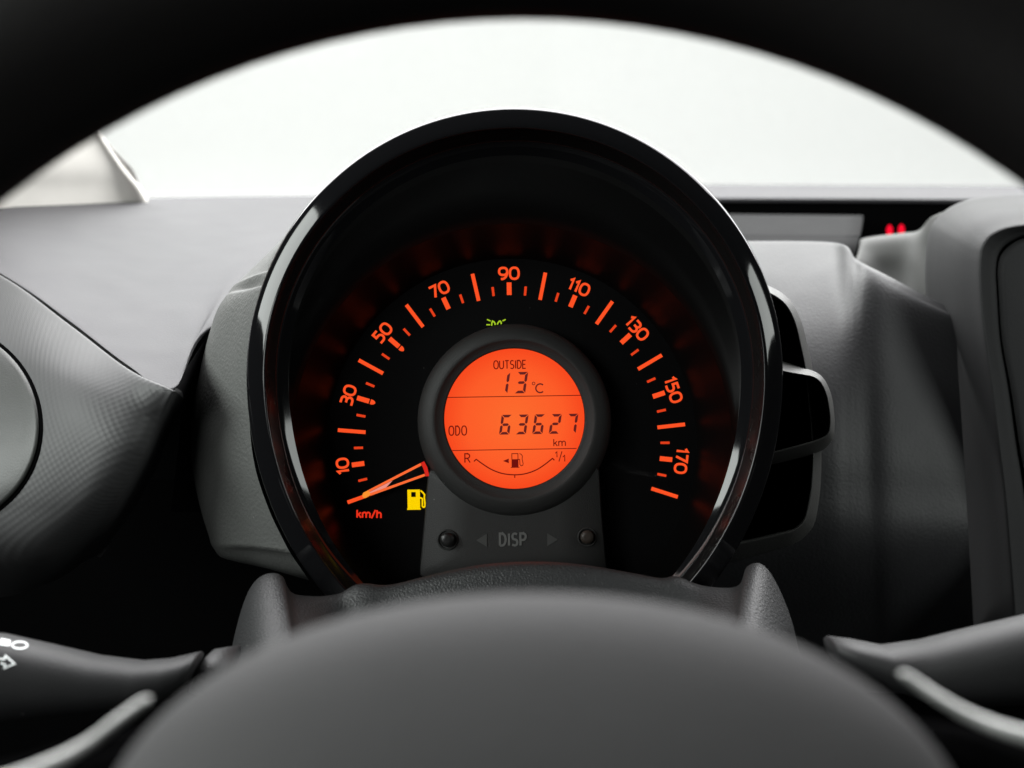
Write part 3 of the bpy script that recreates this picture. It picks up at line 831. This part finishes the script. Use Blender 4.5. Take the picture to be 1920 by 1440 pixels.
cup('side_bracket',
    round_poly([(1425, 664), (1469, 678), (1540, 700), (1559, 735), (1566, 785), (1563, 828), (1534, 850), (1458, 869), (1425, 875)], 26),
    round_poly([(1425, 684), (1470, 697), (1534, 707), (1551, 738), (1558, 785), (1555, 815), (1530, 826), (1460, 845), (1425, 853)], 20), 0.516, 0.56, M['frame'])

# ================================================================== STEERING COLUMN COVER
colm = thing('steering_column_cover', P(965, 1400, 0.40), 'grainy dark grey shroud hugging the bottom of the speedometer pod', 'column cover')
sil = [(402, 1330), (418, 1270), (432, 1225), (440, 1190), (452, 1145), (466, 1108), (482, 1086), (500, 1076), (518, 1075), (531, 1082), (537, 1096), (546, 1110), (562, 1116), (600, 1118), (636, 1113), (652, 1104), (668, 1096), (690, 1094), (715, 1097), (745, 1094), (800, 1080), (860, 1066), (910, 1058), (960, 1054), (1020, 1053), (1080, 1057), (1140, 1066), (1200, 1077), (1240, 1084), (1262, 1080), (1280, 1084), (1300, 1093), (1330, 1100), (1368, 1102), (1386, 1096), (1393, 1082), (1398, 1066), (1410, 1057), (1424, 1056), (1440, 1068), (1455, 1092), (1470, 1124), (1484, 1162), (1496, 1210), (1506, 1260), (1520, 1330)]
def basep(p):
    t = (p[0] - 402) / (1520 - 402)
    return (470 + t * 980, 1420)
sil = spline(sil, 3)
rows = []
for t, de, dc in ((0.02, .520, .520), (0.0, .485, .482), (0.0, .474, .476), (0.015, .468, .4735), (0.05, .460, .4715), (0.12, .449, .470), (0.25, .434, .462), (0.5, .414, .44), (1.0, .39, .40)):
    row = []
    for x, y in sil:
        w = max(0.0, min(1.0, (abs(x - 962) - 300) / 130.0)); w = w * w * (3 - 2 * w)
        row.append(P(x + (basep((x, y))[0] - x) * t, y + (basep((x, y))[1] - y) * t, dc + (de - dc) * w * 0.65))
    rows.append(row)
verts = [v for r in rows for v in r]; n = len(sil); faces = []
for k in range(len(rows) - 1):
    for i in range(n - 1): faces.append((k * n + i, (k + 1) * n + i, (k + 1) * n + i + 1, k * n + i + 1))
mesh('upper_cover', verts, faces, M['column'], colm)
# boss the left stalk comes out of
def tube(name, secs, mat, parent, n=40, p=2.6, caps=True, label=None):
    """secs: (px, py, d, half width along view (m), half height px, lean)"""
    rings = []
    for (x, y, d, hw, hh, lean) in secs:
        r = []
        for i in range(n):
            a = 2 * PI * i / n
            c, s = math.cos(a), math.sin(a)
            c = math.copysign(abs(c) ** (2 / p), c); s = math.copysign(abs(s) ** (2 / p), s)
            r.append(P(x + lean * s, y - hh * s, d) + FWD * (hw * c))
        rings.append(r)
    return loft(name, rings, mat, parent, cap_start=caps, cap_end=caps, label=label)
tube('stalk_boss', [(374, 1262, .425, .010, 30, 12), (385, 1258, .425, .012, 37, 12), (430, 1258, .425, .014, 44, 12)], M['column'], colm)

# ================================================================== STALKS
sl = thing('light_stalk', P(365, 1250, 0.41), 'dark indicator stalk printed with headlamp and arrow symbols', 'stalk')
lst = tube('stalk_body', [(-372, 1296, .388, .005, 40, 0), (-360, 1295, .388, .010, 74, 0), (-320, 1290, .389, .013, 96, 0), (-140, 1276, .395, .014, 100, 0), (0, 1270, .400, .014, 80, 0), (90, 1274, .402, .013, 64, 0), (180, 1280, .405, .012, 49, 0), (260, 1281, .408, .011, 40, 2), (310, 1273, .410, .011, 36, 5), (345, 1260, .412, .010, 32, 9), (362, 1252, .412, .0095, 28, 10), (366, 1250, .412, .0085, 24, 10)], M['stalk'], sl, n=56, p=2.3)
def decal(name, polys, target, mat, parent):
    dg = bpy.context.evaluated_depsgraph_get()
    bvh = BVHTree.FromObject(target, dg)
    off = world_loc(target)
    verts, faces = [], []
    for quads in polys:
        for q in quads:
            b = len(verts); ok = []
            for v in q:
                d_ = (P(v[0], v[1], 1.0) - CAM).normalized()
                h = bvh.ray_cast(CAM - off, d_)
                if h[0] is None: break
                ok.append(h[0] + off - d_ * 0.0003)
            if len(ok) == len(q):
                verts += ok; faces.append(tuple(range(b, b + len(q))))
    if verts:
        return mesh(name, verts, faces, mat, parent, smooth=False)
bpy.context.view_layer.update()
decal('headlamp_symbol', [ribbon([(-22, 1203), (-6, 1203.5)], 3), [((2, 1196.5), (20, 1200.5), (18, 1211), (0, 1209))],
      ribbon(oval(37, 1209.5, 14.5, 6.6, 18, 2.0), 2.6, True)], lst, M['white'], lst)
decal('arrow_symbol', [ribbon([(-12, 1234), (8, 1236), (10.5, 1229.5), (27, 1244.5), (8, 1253), (10, 1246.5), (1, 1243)], 3.2)], lst, M['white'], lst)
sr = thing('wiper_stalk', P(1580, 1210, 0.41), 'plain dark wiper stalk with unmarked smooth top', 'stalk')
tube('stalk_body', [(1556, 1216, .414, .008, 18, -4), (1562, 1216, .413, .009, 21, -4), (1600, 1228, .412, .011, 28, -2), (1660, 1248, .409, .012, 36, 0), (1730, 1258, .406, .013, 56, 0), (1820, 1250, .402, .014, 70, 0), (1930, 1236, .398, .014, 82, 0), (2080, 1220, .394, .014, 96, 0), (2260, 1200, .390, .013, 92, 0), (2300, 1196, .389, .010, 74, 0), (2312, 1195, .389, .005, 40, 0)], M['stalk'], sr, n=56, p=2.3)

# ================================================================== STEERING WHEEL
WT = PITCH + math.radians(14)
WC = P(985, 1507, 0.200)
wx = RIGHT
wy = Vector((0, math.sin(WT), math.cos(WT)))
wz = Vector((0, -math.cos(WT), math.sin(WT)))
whl = thing('steering_wheel', WC - wy * 0.20, 'black steering wheel with grey airbag cover and satin silver spoke trims', 'steering wheel')
RI, RT = 0.132, 0.0180
rings = []
NW, NS = 120, 28
for i in range(NW):
    a = 2 * PI * i / NW
    e = wx * math.cos(a) + wy * math.sin(a)
    c = WC + e * (RI + RT)
    rings.append([c + e * (RT * math.cos(2 * PI * k / NS)) + wz * (RT * 0.86 * math.sin(2 * PI * k / NS)) for k in range(NS)])
rings.append(rings[0])
loft('rim', rings, M['rim'], whl)
# airbag cover: soft dome
HC = P(1003, 1622, 0.176)
rings = []
NH = 96
for j in range(15):
    t = j / 14
    ang = t * PI / 2
    rr = max(0.02, math.cos(ang) ** 0.8 if t < 1 else 0.0)
    z = 0.024 * math.sin(ang) - 0.010
    rings.append([HC + wx * (0.0615 * rr * c) + wy * (0.0365 * rr * s) + wz * z for c, s in [(math.copysign(abs(math.cos(2 * PI * i / NH)) ** (2 / 2.05), math.cos(2 * PI * i / NH)), math.copysign(abs(math.sin(2 * PI * i / NH)) ** (2 / 2.05), math.sin(2 * PI * i / NH))) for i in range(NH)]])
back = [[v - wz * 0.016 for v in rings[0]]]
loft('airbag_cover', back + rings, M['hub'], whl, cap_end=True)
def wtube(name, pts, mat, n=24):
    """pts: (px,py,d,half thickness px,half depth m)"""
    pts = spline(pts, 8)
    rings = []
    for i, (x, y, d, h, w) in enumerate(pts):
        a = pts[max(0, i - 1)]; b = pts[min(len(pts) - 1, i + 1)]
        t = Vector((b[0] - a[0], b[1] - a[1])).normalized()
        nx, ny = -t.y, t.x
        rings.append([P(x + nx * h * math.cos(2 * PI * k / n), y + ny * h * math.cos(2 * PI * k / n), d) + FWD * (w * math.sin(2 * PI * k / n)) for k in range(n)])
    return loft(name, rings, mat, whl, cap_start=True, cap_end=True)
wtube('spoke', [(330, 1405, 0.2175, 40, .008), (180, 1450, 0.2158, 66, .009), (0, 1520, 0.2125, 86, .010), (-300, 1560, 0.2092, 90, .012), (-600, 1570, 0.2075, 90, .014)], M['black'])
wtube('spoke', [(1640, 1385, 0.2175, 40, .008), (1800, 1430, 0.2158, 66, .009), (1990, 1490, 0.2125, 86, .010), (2280, 1530, 0.2092, 90, .012), (2560, 1550, 0.2075, 90, .014)], M['black'])
wtube('spoke_trim', [(281, 1309, 0.2175, 2.7, .0006), (276, 1312, 0.2175, 7.5, .0010), (262, 1322, 0.2175, 10.7, .0014), (215, 1356, 0.2150, 11.2, .0016), (165, 1396, 0.2125, 13.3, .0016), (100, 1432, 0.2092, 16.0, .0018), (0, 1470, 0.2067, 18.1, .0018), (-160, 1510, 0.2050, 19.2, .0018)], M['silver'])
wtube('spoke_trim', [(1688, 1262, 0.2175, 2.7, .0006), (1694, 1265, 0.2175, 7.5, .0010), (1712, 1276, 0.2175, 9.6, .0014), (1765, 1312, 0.2150, 10.7, .0016), (1825, 1346, 0.2125, 12.8, .0016), (1900, 1374, 0.2092, 14.4, .0018), (2000, 1400, 0.2067, 17.1, .0018), (2150, 1430, 0.2050, 18.1, .0018)], M['silver'])
